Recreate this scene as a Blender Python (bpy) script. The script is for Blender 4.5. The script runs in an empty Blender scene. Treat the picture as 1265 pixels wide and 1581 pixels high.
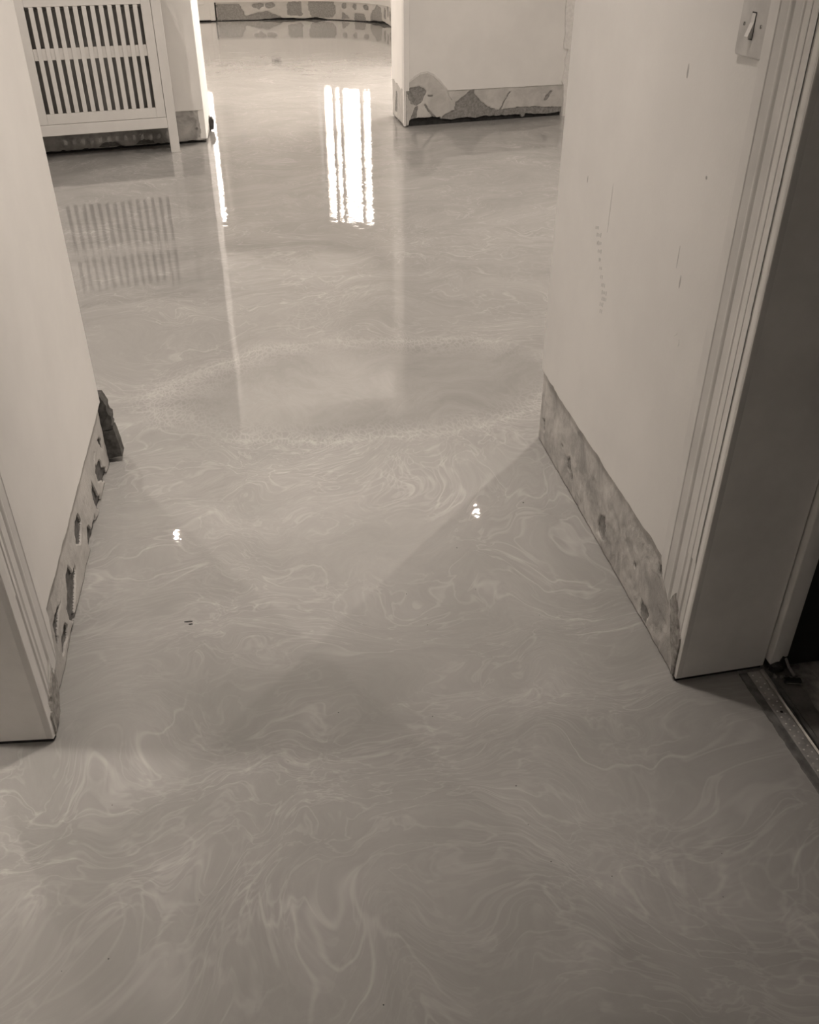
import bpy, bmesh, math, random
from mathutils import Vector, noise as mnoise
random.seed(7)
S = bpy.context.scene
COL = S.collection
R = math.radians

# ------------------------------------------------------------------ camera
cam_d = bpy.data.cameras.new('camera')
cam = bpy.data.objects.new('camera', cam_d); COL.objects.link(cam); S.camera = cam
cam_d.sensor_fit = 'VERTICAL'; cam_d.sensor_height = 24.0
cam_d.lens = 24.0 * 1375.0 / 1581.0
cam_d.clip_start = 0.02
cam.location = (0, 0, 1.35)
PITCH = math.atan(925 / 1375)
cam.rotation_euler = (R(90) - PITCH, 0, R(-9.6))

# ------------------------------------------------------------------ sky, exposure
WARM = (1.0, 0.885, 0.785)
w = bpy.data.worlds.new('overcast_sky'); S.world = w; w.use_nodes = True
bg = w.node_tree.nodes['Background']
bg.inputs[0].default_value = (*WARM, 1); bg.inputs[1].default_value = 14.5
S.view_settings.view_transform = 'Standard'; S.view_settings.look = 'None'
S.view_settings.gamma = 1.0; S.view_settings.use_curve_mapping = False
S.view_settings.exposure = 0.3
try:
    S.cycles.use_denoising = True
    S.cycles.max_bounces = 10; S.cycles.diffuse_bounces = 6
    S.cycles.sample_clamp_indirect = 6.0
except Exception: pass

def lamp(name, loc, power, size, color=WARM, direction=(0, 0, -1), spread=180, parent=None):
    d = bpy.data.lights.new(name, 'AREA'); d.shape = 'DISK'; d.size = size; d.energy = power
    d.color = color; d.spread = R(spread)
    o = bpy.data.objects.new(name, d); COL.objects.link(o); o.location = loc
    o.rotation_euler = Vector(direction).to_track_quat('-Z', 'Y').to_euler()
    if parent: o.parent = parent
    return o
def portal(name, loc, sx, sy, direction):
    d = bpy.data.lights.new(name, 'AREA'); d.shape = 'RECTANGLE'; d.size = sx; d.size_y = sy
    d.cycles.is_portal = True
    o = bpy.data.objects.new(name, d); COL.objects.link(o); o.location = loc
    o.rotation_euler = Vector(direction).to_track_quat('-Z', 'Y').to_euler()
    return o

# ------------------------------------------------------------------ materials
def nn(nt, t, **kw):
    n = nt.nodes.new(t)
    for k, v in kw.items(): setattr(n, k, v)
    return n
def base_mat(name):
    m = bpy.data.materials.new(name); m.use_nodes = True
    nt = m.node_tree; b = nt.nodes['Principled BSDF']
    return m, nt, b
def sock(nt, dst, v):
    if hasattr(v, 'node'): nt.links.new(v, dst)
    else: dst.default_value = v
def mathn(nt, op, a, b=0.0, c=None, clamp=False):
    n = nn(nt, 'ShaderNodeMath', operation=op); n.use_clamp = clamp
    sock(nt, n.inputs[0], a); sock(nt, n.inputs[1], b)
    if c is not None: sock(nt, n.inputs[2], c)
    return n.outputs[0]
def vmath(nt, op, a, b):
    n = nn(nt, 'ShaderNodeVectorMath', operation=op)
    sock(nt, n.inputs[0], a)
    if op == 'SCALE': sock(nt, n.inputs['Scale'], b)
    else: sock(nt, n.inputs[1], b)
    return n.outputs[0]
def noise(nt, vec, scale, detail=3, rough=.5, dist=0.0, color=False):
    n = nn(nt, 'ShaderNodeTexNoise'); sock(nt, n.inputs['Vector'], vec)
    n.inputs['Scale'].default_value = scale; n.inputs['Detail'].default_value = detail
    n.inputs['Roughness'].default_value = rough; n.inputs['Distortion'].default_value = dist
    return n.outputs['Color' if color else 'Fac']
def mrange(nt, v, a, b, c=0.0, d=1.0, smooth=True):
    n = nn(nt, 'ShaderNodeMapRange'); n.interpolation_type = 'SMOOTHSTEP' if smooth else 'LINEAR'
    sock(nt, n.inputs[0], v)
    for i, x in enumerate((a, b, c, d)): n.inputs[i + 1].default_value = x
    return n.outputs[0]
def mixc(nt, f, a, b):
    n = nn(nt, 'ShaderNodeMix'); n.data_type = 'RGBA'
    sock(nt, n.inputs[0], f)
    sock(nt, n.inputs[6], (*a, 1) if isinstance(a, tuple) and len(a) == 3 else a)
    sock(nt, n.inputs[7], (*b, 1) if isinstance(b, tuple) and len(b) == 3 else b)
    return n.outputs[2]
def bump(nt, b, h, strength, dist):
    n = nn(nt, 'ShaderNodeBump'); n.inputs['Strength'].default_value = strength
    n.inputs['Distance'].default_value = dist; sock(nt, n.inputs['Height'], h)
    nt.links.new(n.outputs[0], b.inputs['Normal'])
def g(v, t=1.0): return (v, v * (1 - .02 * t), v * (1 - .05 * t))

def simple(name, v, rough=.6, var=.08, scale=6, bs=.15, bscale=90, metal=0, spec=.5, tint=1.0):
    m, nt, b = base_mat(name)
    tc = nn(nt, 'ShaderNodeTexCoord').outputs['Object']
    f = noise(nt, tc, scale, 5, .6)
    nt.links.new(mixc(nt, mrange(nt, f, .3, .7), g(v * (1 - var), tint), g(v * (1 + var), tint)), b.inputs['Base Color'])
    b.inputs['Roughness'].default_value = rough; b.inputs['Metallic'].default_value = metal
    b.inputs['Specular IOR Level'].default_value = spec
    if bs: bump(nt, b, noise(nt, tc, bscale, 4, .6), bs, .002)
    return m

M = {}
M['paint'] = simple('matt_wall_paint', .74, .75, .035, 3, .12, 160)
M['paint2'] = simple('pale_wall_paint', .76, .75, .03, 3, .12, 160)
M['trim'] = simple('satin_trim_paint', .70, .45, .05, 8, .06, 60)
M['lining'] = simple('taupe_lining_paint', .80, .5, .05, 9, .08, 80)
M['cover'] = simple('cover_satin_paint', .74, .42, .03, 5, .03, 120)
M['dull'] = simple('low_bounce_wall', .26, .9, .08, 4, .2, 90)  # dark wall colour put in to cut bounce light in the left room
M['ceiling'] = simple('ceiling_paint', .7, .85, .02, 3, .05, 100)
M['masonry'] = simple('bare_masonry', .11, .95, .4, 18, .8, 45, tint=2)
M['brickdark'] = simple('dark_masonry', .075, .95, .45, 40, .9, 70, tint=2)
M['void'] = simple('dark_void_shade', .03, 1, .4, 30, .5, 50)  # near-black colour stands in for shade in gaps, recesses and the unlit room
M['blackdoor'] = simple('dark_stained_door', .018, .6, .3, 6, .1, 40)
M['carpet'] = simple('grey_carpet', .34, 1, .3, 60, .8, 300)
M['threshold_dark'] = simple('dark_threshold_underlay', .15, .7, .35, 30, .3, 80)
M['threshold_wood'] = simple('dark_threshold_timber', .16, .8, .4, 14, .5, 60, tint=2)
M['metal'] = simple('dull_metal', .42, .5, .2, 40, .15, 120, metal=.4)
M['nail'] = simple('bright_nail_head', .85, .4, .1, 60, 0, metal=.2)
M['rail'] = simple('worn_metal_rail', .5, .3, .3, 25, .1, 90, metal=1)
M['black'] = simple('black_plastic', .02, .5, .2, 30, .1, 90)
M['plate'] = simple('brushed_steel_plate', .56, .42, .10, 25, .05, 100, metal=.25)
M['rocker'] = simple('switch_rocker', .66, .4, .05, 20, 0)
M['white'] = simple('white_paint', .78, .5, .02, 4, .04, 100)
M['fringe'] = simple('broken_plaster_edge', .74, .9, .06, 40, .4, 120)
M['woodraw'] = simple('raw_broken_timber', .30, .9, .35, 60, .7, 120, tint=2)
M['mark'] = simple('grey_scuff', .42, .9, .1, 60, 0)
M['grit'] = simple('dark_grit', .05, .6, .3, 90, .2, 200)

def lens_mat(name, k):
    m, nt, b = base_mat(name)
    b.inputs['Emission Color'].default_value = (*WARM, 1); b.inputs['Emission Strength'].default_value = k
    return m
M['lens'] = lens_mat('lit_lamp_lens', 60); M['globe'] = lens_mat('lit_globe', 165); M['opal'] = lens_mat('lit_opal', 20)
def glass_mat():
    m, nt, b = base_mat('window_glass')
    nt.nodes.remove(b)
    t = nn(nt, 'ShaderNodeBsdfTransparent'); gl = nn(nt, 'ShaderNodeBsdfGlossy'); gl.inputs['Roughness'].default_value = .02
    mx = nn(nt, 'ShaderNodeMixShader')
    mx.inputs[0].default_value = .05; nt.links.new(t.outputs[0], mx.inputs[1]); nt.links.new(gl.outputs[0], mx.inputs[2])
    nt.links.new(mx.outputs[0], nt.nodes['Material Output'].inputs[0])
    return m
M['glass'] = glass_mat()

def band_mat(name, skin, bare, vs=.12, vb=.3):
    """strip where the skirting came off: 'chip' attribute picks skim coat or bare backing"""
    m, nt, b = base_mat(name)
    tc = nn(nt, 'ShaderNodeTexCoord').outputs['Object']
    at = nn(nt, 'ShaderNodeAttribute', attribute_name='chip').outputs['Fac']
    f = noise(nt, tc, 9, 6, .65, .6); f2 = noise(nt, tc, 55, 5, .7)
    a = mixc(nt, mrange(nt, f, .3, .7), g(skin * (1 - vs), 1.5), g(skin * (1 + vs), 1.5))
    c = mixc(nt, mrange(nt, f2, .3, .7), g(bare * (1 - vb), 1.5), g(bare * (1 + vb), 1.5))
    fac = mrange(nt, mathn(nt, 'ADD', at, mathn(nt, 'MULTIPLY', mathn(nt, 'SUBTRACT', f2, .5), .25)), .42, .58)
    mx = mixc(nt, fac, a, c)
    nt.links.new(mx, b.inputs['Base Color']); b.inputs['Roughness'].default_value = .9
    h = mathn(nt, 'ADD', f2, mathn(nt, 'MULTIPLY', noise(nt, tc, 200, 3, .6), .4))
    bump(nt, b, h, .45, .004)
    return m
M['radiator'] = simple('radiator_enamel', .30, .5, .05, 5, 0)
M['band_left'] = band_mat('stripped_band_pale', .46, .12)
M['band_right'] = band_mat('stripped_band_grey', .46, .25, .30, .3)
M['band_back'] = band_mat('stripped_band_back', .50, .24)
M['band_backl'] = band_mat('stripped_band_back_dirty', .36, .14, .3)
M['band_far'] = band_mat('stripped_band_far', .60, .33, .05, .18)

def floor_mat():
    m, nt, b = base_mat('poured_marbled_resin')
    P = nn(nt, 'ShaderNodeTexCoord').outputs['Object']
    def warp(vec, scale, amt, off, detail=2):
        c = noise(nt, vmath(nt, 'ADD', vec, off), scale, detail, .5, 0, True)
        return vmath(nt, 'ADD', vec, vmath(nt, 'SCALE', vmath(nt, 'SUBTRACT', c, (.5, .5, .5)), amt))
    w1 = warp(P, .9, 1.0, (3.1, 1.7, 0)); w2 = warp(w1, 2.6, .50, (7.3, 2.2, 0)); w3 = warp(w2, 7, .12, (1.3, 9.2, 0))
    tone = noise(nt, vmath(nt, 'MULTIPLY', w2, (1.2, 2.6, 1)), 1.7, 5, .6)
    def ridge(vec, scale, width, detail=1, rough=.4):
        n = noise(nt, vec, scale, detail, rough)
        return mrange(nt, mathn(nt, 'ABSOLUTE', mathn(nt, 'SUBTRACT', n, .5)), 0, width, 1, 0)
    def msk(off, sc, lo, hi): return mrange(nt, noise(nt, vmath(nt, 'ADD', P, off), sc, 3), lo, hi)
    def mul(*a):
        r = a[0]
        for x in a[1:]: r = mathn(nt, 'MULTIPLY', r, x)
        return r
    st = vmath(nt, 'MULTIPLY', w3, (1.0, 2.4, 1))
    v1 = ridge(st, 2.4, .016, 2, .5); v2 = ridge(vmath(nt, 'ADD', st, (5, 5, 0)), 4.2, .022, 3, .5)
    v3 = ridge(vmath(nt, 'MULTIPLY', vmath(nt, 'ADD', w3, (11, 3, 0)), (1, 3.2, 1)), 6.5, .035, 3, .5)
    v4 = ridge(vmath(nt, 'MULTIPLY', vmath(nt, 'ADD', w2, (4, 23, 0)), (1, 4.5, 1)), 9, .06, 3, .55)
    # lacing of little cells
    vo = nn(nt, 'ShaderNodeTexVoronoi', feature='DISTANCE_TO_EDGE'); nt.links.new(warp(w2, 11, .06, (4, 4, 0)), vo.inputs['Vector'])
    vo.inputs['Scale'].default_value = 19
    cells = mrange(nt, vo.outputs['Distance'], 0, .13, 1, 0)
    # oval pour mark in the middle of the hall floor
    sx = nn(nt, 'ShaderNodeSeparateXYZ'); nt.links.new(warp(warp(P, 2.2, .22, (6, 2, 0)), 9, .05, (1, 5, 0)), sx.inputs[0])
    ex = mathn(nt, 'DIVIDE', mathn(nt, 'SUBTRACT', sx.outputs[0], .34), .74)
    ey = mathn(nt, 'DIVIDE', mathn(nt, 'SUBTRACT', sx.outputs[1], 2.78), .40)
    rr = mathn(nt, 'SQRT', mathn(nt, 'ADD', mathn(nt, 'MULTIPLY', ex, ex), mathn(nt, 'MULTIPLY', ey, ey)))
    inside = mrange(nt, rr, .80, 1.0, 1, 0)
    rim = mul(mrange(nt, rr, .60, .98), mrange(nt, rr, 1.0, 1.16, 1, 0), msk((8, 8, 0), 2.4, .34, .54))
    rimline = mul(mrange(nt, rr, .965, 1.0), mrange(nt, rr, 1.0, 1.04, 1, 0))
    vo2 = nn(nt, 'ShaderNodeTexVoronoi', feature='DISTANCE_TO_EDGE'); nt.links.new(vmath(nt, 'MULTIPLY', warp(warp(P, 6, .10, (2, 1, 0)), 25, .02, (3, 1, 0)), (1.7, .75, 1)), vo2.inputs['Vector'])
    vo2.inputs['Scale'].default_value = 42
    cells2 = mrange(nt, vo2.outputs['Distance'], 0, .22, 1, 0)
    outside = mathn(nt, 'SUBTRACT', 1.0, mathn(nt, 'MULTIPLY', inside, .85))
    L = mathn(nt, 'MULTIPLY', mathn(nt, 'SUBTRACT', tone, .5), .55)
    def add(x):
        nonlocal L
        L = mathn(nt, 'ADD', L, x)
    add(mul(v1, msk((0, 0, 0), 2.1, .40, .60), outside, .20)); add(mul(v2, msk((9, 1, 0), 2.6, .42, .60), outside, .15)); add(mul(v3, msk((2, 17, 0), 2.3, .42, .62), outside, .13))
    add(mul(v4, msk((12, 7, 0), 1.9, .40, .62), outside, .07))
    add(mul(cells, msk((31, 7, 0), 2.0, .53, .66), outside, .11)); add(mul(inside, -.085)); add(mul(rim, cells2, .17)); add(mul(rimline, .07))
    fine = noise(nt, w3, 34, 4, .75); add(mathn(nt, 'MULTIPLY', mathn(nt, 'SUBTRACT', fine, .5), .16))
    k = mathn(nt, 'MULTIPLY', mathn(nt, 'ADD', L, 1.0), .33)
    cb = nn(nt, 'ShaderNodeCombineColor')
    nt.links.new(k, cb.inputs[0]); nt.links.new(mathn(nt, 'MULTIPLY', k, .98), cb.inputs[1]); nt.links.new(mathn(nt, 'MULTIPLY', k, .95), cb.inputs[2])
    nt.links.new(cb.outputs[0], b.inputs['Base Color'])
    b.inputs['Roughness'].default_value = .013; b.inputs['IOR'].default_value = 1.5
    wv = mathn(nt, 'ADD', mathn(nt, 'MULTIPLY', noise(nt, P, 16, 2, .5), 1.0), mathn(nt, 'MULTIPLY', noise(nt, P, 120, 2, .5), .07))
    bump(nt, b, wv, .10, .0035)
    return m
M['floor'] = floor_mat()

# ------------------------------------------------------------------ mesh helpers
def mesh_obj(name, verts, faces, mat, parent=None, loc=(0, 0, 0), rz=0, smooth=False, attr=None):
    me = bpy.data.meshes.new(name); me.from_pydata([tuple(v) for v in verts], [], faces); me.update()
    if attr:
        a = me.attributes.new('chip', 'FLOAT', 'POINT'); a.data.foreach_set('value', attr)
    me.materials.append(M[mat] if isinstance(mat, str) else mat)
    bm = bmesh.new(); bm.from_mesh(me); bmesh.ops.recalc_face_normals(bm, faces=bm.faces); bm.to_mesh(me); bm.free()
    if smooth: me.polygons.foreach_set('use_smooth', [True] * len(me.polygons))
    o = bpy.data.objects.new(name, me); COL.objects.link(o); o.location = loc; o.rotation_euler = (0, 0, rz)
    if parent: o.parent = parent
    return o
class MB:
    def __init__(s): s.v = []; s.f = []
    def box(s, x0, x1, y0, y1, z0, z1):
        n = len(s.v)
        s.v += [(x0, y0, z0), (x1, y0, z0), (x1, y1, z0), (x0, y1, z0), (x0, y0, z1), (x1, y0, z1), (x1, y1, z1), (x0, y1, z1)]
        s.f += [tuple(n + i for i in q) for q in ((0, 3, 2, 1), (4, 5, 6, 7), (0, 1, 5, 4), (1, 2, 6, 5), (2, 3, 7, 6), (3, 0, 4, 7))]
        return s
    def prism(s, poly, z0, z1):
        n = len(s.v); k = len(poly)
        s.v += [(x, y, z0) for x, y in poly] + [(x, y, z1) for x, y in poly]
        s.f += [tuple(range(n, n + k)), tuple(range(n + 2 * k - 1, n + k - 1, -1))]
        s.f += [(n + i, n + (i + 1) % k, n + k + (i + 1) % k, n + k + i) for i in range(k)]
        return s
    def build(s, name, mat, parent=None, loc=(0, 0, 0), rz=0, bevel=0, smooth=False):
        o = mesh_obj(name, s.v, s.f, mat, parent, loc, rz, smooth)
        if bevel:
            md = o.modifiers.new('bevel', 'BEVEL'); md.width = bevel; md.segments = 2; md.limit_method = 'ANGLE'
        return o
def tag(o, label=None, cat=None, kind=None, group=None):
    if label: o['label'] = label
    if cat: o['category'] = cat
    if kind: o['kind'] = kind
    if group: o['group'] = group
    return o
def empty(name, loc=(0, 0, 0), rz=0):
    o = bpy.data.objects.new(name, None); COL.objects.link(o); o.location = loc; o.rotation_euler = (0, 0, rz)
    o.empty_display_size = .1
    return o
def n1(x, y=0., z=0., sc=1.): return mnoise.noise(Vector((x * sc, y * sc, z * sc)))
def fb(x, y=0., z=0., sc=1.): return n1(x, y, z, sc) + .5 * n1(x + 7, y, z, sc * 2.1) + .25 * n1(x, y + 3, z, sc * 4.3)
def pip(poly, x, y):
    c = False; j = len(poly) - 1
    for i in range(len(poly)):
        xi, yi = poly[i]; xj, yj = poly[j]
        if (yi > y) != (yj > y) and x < (xj - xi) * (y - yi) / (yj - yi) + xi: c = not c
        j = i
    return c
def straight(p, ang, side):
    """path: point and normal for a straight wall face; side=+1 normal to the left of the direction, -1 to the right"""
    a = R(ang); dx, dy = math.cos(a), math.sin(a); nx, ny = -dy * side, dx * side
    return lambda s: (p[0] + dx * s, p[1] + dy * s, nx, ny)
def band(name, parent, path, s0, s1, zt, zb, chips, mat, depth=.005, ds=.006, nz=44, seed=0, jit=.006, rough=.0012, back=.03):
    ns = max(2, int((s1 - s0) / ds)); V = []; Fc = []; A = []
    for i in range(ns + 1):
        s = s0 + (s1 - s0) * i / ns; x, y, nx, ny = path(s)
        b_, t_ = zb(s), zt(s)
        for j in range(nz + 1):
            z = b_ + (t_ - b_) * j / nz
            qs = s + jit * fb(s, z, seed, 28); qz = z + jit * fb(s, z, seed + 5, 28)
            c = 1.0 if any(pip(p, qs, qz) for p in chips) else 0.0
            d = -depth * c + rough * fb(s, z, seed + 9, 35)
            V.append((x + nx * d, y + ny * d, z)); A.append(c)
    # soften mask one pass
    W = nz + 1
    A2 = A[:]
    for i in range(1, ns):
        for j in range(1, nz):
            k = i * W + j; A2[k] = (A[k] * 2 + A[k - 1] + A[k + 1] + A[k - W] + A[k + W]) / 6
    for i in range(ns):
        for j in range(nz):
            a = i * W + j; Fc.append((a, a + W, a + W + 1, a + 1))
    # return lip along the bottom, so the strip has thickness above the gap
    n0 = len(V)
    for i in range(ns + 1):
        s = s0 + (s1 - s0) * i / ns; x, y, nx, ny = path(s); vx, vy, vz = V[i * W]
        V.append((x - nx * back, y - ny * back, vz)); A2.append(1.0)
    for i in range(ns): Fc.append((i * W, n0 + i, n0 + i + 1, (i + 1) * W))
    o = mesh_obj(name, V, Fc, mat, parent, smooth=True, attr=A2)
    return o
def skim(name, parent, path, s0, s1, zb, z1, t, mat, ds=.008, ends=True, off=0.0):
    """plaster skin standing proud of the wall, ragged lower edge; path is the front face"""
    ns = max(2, int((s1 - s0) / ds)); V = []; Fc = []
    for i in range(ns + 1):
        s = s0 + (s1 - s0) * i / ns; x, y, nx, ny = path(s); b_ = zb(s)
        V += [(x - nx * t, y - ny * t, b_ + .002), (x - nx * .0015, y - ny * .0015, b_), (x, y, b_ + .003), (x, y, z1), (x - nx * t, y - ny * t, z1)]
    for i in range(ns):
        a = i * 5; c = a + 5
        for k in range(4): Fc.append((a + k, c + k, c + k + 1, a + k + 1))
    if ends:
        Fc.append((0, 1, 2, 3, 4)); e = ns * 5; Fc.append((e + 4, e + 3, e + 2, e + 1, e))
    return mesh_obj(name, V, Fc, mat, parent)

# ================================================================== STRUCTURE
CH = 2.60          # corridor and hall ceiling
FH = 3.45          # far room ceiling
XL, XR = -.487, .780       # plaster faces of the corridor
# ---- floor
fl = MB().prism([(-3.75, -2.6), (.926, -2.6), (.926, 1.30), (4.2, 1.30), (4.2, 16.2), (-3.75, 16.2)], -.08, 0).build('floor', 'floor')
tag(fl, 'glossy grey poured resin floor with pale marbled swirls', 'floor', 'structure')
fl2 = MB().box(.926, 3.2, -2.6, 1.30, -.08, -.004).build('floor_side_room', 'carpet')
tag(fl2, 'dark grey carpeted floor of the unlit side room', 'floor', 'structure')
# ---- ceilings
tag(MB().prism([(-3.75, -2.6), (4.2, -2.6), (4.2, 7.95), (-3.75, 6.40)], CH, CH + .1).build('ceiling', 'ceiling'), 'pale ceiling over corridor and hall', 'ceiling', 'structure')
tag(MB().box(-2.2, 2.6, 6.7, 16.1, FH, FH + .1).build('ceiling_far_room', 'ceiling'), 'high pale ceiling of the bow ended far room', 'ceiling', 'structure')

# ---- corridor left wall
wl = MB().box(-.615, -.525, 1.33, 2.39, 0.0, CH)                               # pier between doorway and hall
wl.box(-.615, XL, .30, 1.33, 2.12, CH).box(-.615, XL, -2.5, .30, 0, CH)       # over the doorway, and behind the camera
wl = wl.build('wall_left', 'masonry'); tag(wl, 'pale plastered corridor wall with stripped base, beside the left doorway', 'wall', 'structure')
pL = straight((XL, 0), 90, -1)
def ztL(s): return .197 + .004 * fb(s, 1, 0, 18)
skim('plaster_skin', wl, pL, 1.415, 2.380, ztL, CH, .045, 'paint')
MB().box(-.53, XL, 1.31, 1.42, .34, CH).build('plaster_return', 'paint', wl)
pLb = straight((XL - .010, 0), 90, -1)
chL = [
  [(2.311, 0.128), (2.339, 0.102), (2.337, 0.072), (2.313, 0.094), (2.293, 0.117), (2.292, 0.131)] ,
  [(2.226, 0.128), (2.189, 0.122), (2.218, 0.089), (2.246, 0.089), (2.278, 0.066), (2.28, 0.045), (2.326, 0.021), (2.311, -0.003), (2.263, 0.01), (2.194, 0.056), (2.183, 0.091)] ,
  [(2.108, 0.104), (2.133, 0.07), (2.152, 0.031), (2.18, 0.021), (2.174, -0.008), (2.117, 0.01), (2.093, 0.045), (2.09, 0.086)] ,
  [(1.906, 0.132), (1.92, 0.107), (1.897, 0.086), (1.867, 0.077), (1.827, 0.102), (1.836, 0.128), (1.866, 0.14)] ,
  [(2.067, 0.029), (2.068, 0.006), (2.088, -0.015), (1.99, -0.019), (1.942, -0.007), (1.932, 0.03), (1.953, 0.062), (1.982, 0.049), (1.997, 0.027), (2.037, 0.027)] ,
  [(1.884, 0.008), (1.9, -0.015), (1.816, -0.005), (1.859, 0.008)] ,
  [(1.715, 0.121), (1.73, 0.105), (1.739, 0.084), (1.773, 0.08), (1.776, 0.063), (1.733, 0.045), (1.688, 0.023), (1.65, 0.011), (1.627, 0.035), (1.623, 0.07), (1.664, 0.086), (1.68, 0.115)] ,
  [(1.601, 0.109), (1.57, 0.107), (1.532, 0.085), (1.503, 0.055), (1.5, 0.086), (1.511, 0.123), (1.552, 0.123)] ,
  [(1.582, 0.062), (1.598, 0.041), (1.585, 0.024), (1.542, 0.027), (1.513, 0.031), (1.532, 0.057)] ,
  [(1.745, 0.006), (1.77, 0.008), (1.711, -0.003), (1.654, 0.0), (1.66, 0.018)] ,
]
def zbL(s): return .004 + (.014 if s < 1.8 else .007) * max(0, .35 + fb(s, 2, 4, 9))
band('stripped_band', wl, pLb, 1.345, 2.378, lambda s: .203, zbL, chL, 'band_left', .008, .003, 70, 3, .004, .0015, .03)
# end of wall: broken masonry left standing past the plaster
def chunk(name, parent, poly, y0, y1, mat, seed, jag=.004):
    pts = []
    for i in range(len(poly)):
        a, b = poly[i], poly[(i + 1) % len(poly)]
        for k in range(5):
            t = k / 5; x = a[0] + (b[0] - a[0]) * t; z = a[1] + (b[1] - a[1]) * t
            e = jag * fb(x, z, seed, 90)
            pts.append((x + e, z + jag * fb(x, z, seed + 3, 90)))
    k = len(pts); V = [(x, y0 + .003 * fb(x, z, seed + 1, 60), z) for x, z in pts] + [(x, y1, z) for x, z in pts]
    Fc = [tuple(range(k)), tuple(range(2 * k - 1, k - 1, -1))] + [(i, (i + 1) % k, k + (i + 1) % k, k + i) for i in range(k)]
    return mesh_obj(name, V, Fc, mat, parent)
tag(chunk('brick', wl, [(-.52,.105),(-.468,.112),(-.467,.150),(-.474,.158),(-.4745,.185),(-.484,.214),(-.52,.214)], 2.384, 2.43, 'brickdark', 1, .003), 'dark ragged upper masonry lump at the wall end')
tag(chunk('brick', wl, [(-.52,.012),(-.4565,.020),(-.466,.108),(-.52,.101)], 2.383, 2.43, 'brickdark', 2, .0018), 'dark lower masonry lump at the wall end')
# ---- hall side return of the left wall, and the left room
tag(MB().box(-3.75, -.525, 2.27, 2.39, 0, CH).build('wall_hall_left', 'paint'), 'pale hall wall running left behind the corridor wall', 'wall', 'structure')
tag(MB().box(-3.75, -3.6, -2.6, 6.3, 0, CH).build('wall_outer_left', 'dull'), 'outer wall at the far left, darkened to cut bounce light', 'wall', 'structure')
tag(MB().box(-3.6, 3.2, -2.6, -2.5, 0, CH).build('wall_rear', 'paint'), 'corridor end wall behind the viewer', 'wall', 'structure')

# ---- corridor right wall
wr = MB().box(.815, .98, 1.285, 2.316, 0, CH).box(XR, .98, .30, 1.285, 2.12, CH).box(XR, .98, -2.5, .30, 0, CH)
wr = wr.build('wall_right', 'masonry'); tag(wr, 'scuffed pale corridor wall with switch, grey stripped base', 'wall', 'structure')
def xr(y): return .778 + .013 * (y - 1.4)
pR = lambda q: (xr(q), q, -1, .013)
def ztR(s): return .222 + .006 * fb(s, 6, 0, 14) + (.006 if s > 2.2 else 0)
skim('plaster_skin', wr, pR, 1.375, 2.322, ztR, CH, .04, 'paint')
MB().box(XR, .83, 1.27, 1.38, .30, CH).build('plaster_return', 'paint', wr)
pRb = lambda q: (xr(q) + .007, q, -1, .013)
chR = [
  [(2.285, 0.082), (2.27, 0.087), (2.262, 0.057), (2.273, 0.048)] ,
  [(2.051, 0.083), (2.025, 0.104), (2.013, 0.077), (1.991, 0.069), (1.983, 0.045), (1.998, 0.043), (2.011, 0.06), (2.037, 0.059)] ,
  [(1.764, 0.084), (1.735, 0.093), (1.72, 0.063), (1.719, 0.037), (1.741, 0.025), (1.766, 0.031), (1.776, 0.055)] ,
  [(2.108, 0.099), (2.091, 0.103), (2.091, 0.095), (2.107, 0.089)] ,
  [(1.534, 0.101), (1.522, 0.105), (1.52, 0.095), (1.532, 0.09)] ,
  [(1.464, 0.049), (1.438, 0.048), (1.421, 0.039), (1.428, 0.007), (1.454, 0.005), (1.468, 0.027)] ,
  [(1.423, 0.187), (1.401, 0.196), (1.395, 0.161), (1.414, 0.164)] ,
]
band('stripped_band', wr, pRb, 1.262, 2.318, lambda s: .232, lambda s: .003 + .004 * max(0, fb(s, 2, 4, 9)), chR, 'band_right', .005, .004, 56, 8, .004, .002, .02)
tag(MB().box(.98, 4.2, 2.21, 2.322, 0, CH).box(.832, .98, 2.3165, 2.322, 0, CH).build('wall_hall_right', 'paint'), 'pale hall wall running right behind the corridor wall', 'wall', 'structure')
tag(MB().box(4.1, 4.2, 2.3, 8.0, 0, CH).build('wall_outer_right', 'paint'), 'pale outer wall at the far right of the hall', 'wall', 'structure')
tag(MB().box(3.1, 3.2, -2.5, 2.25, 0, CH).build('wall_side_room', 'void'), 'dark wall of the unlit side room', 'wall', 'structure')

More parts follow.
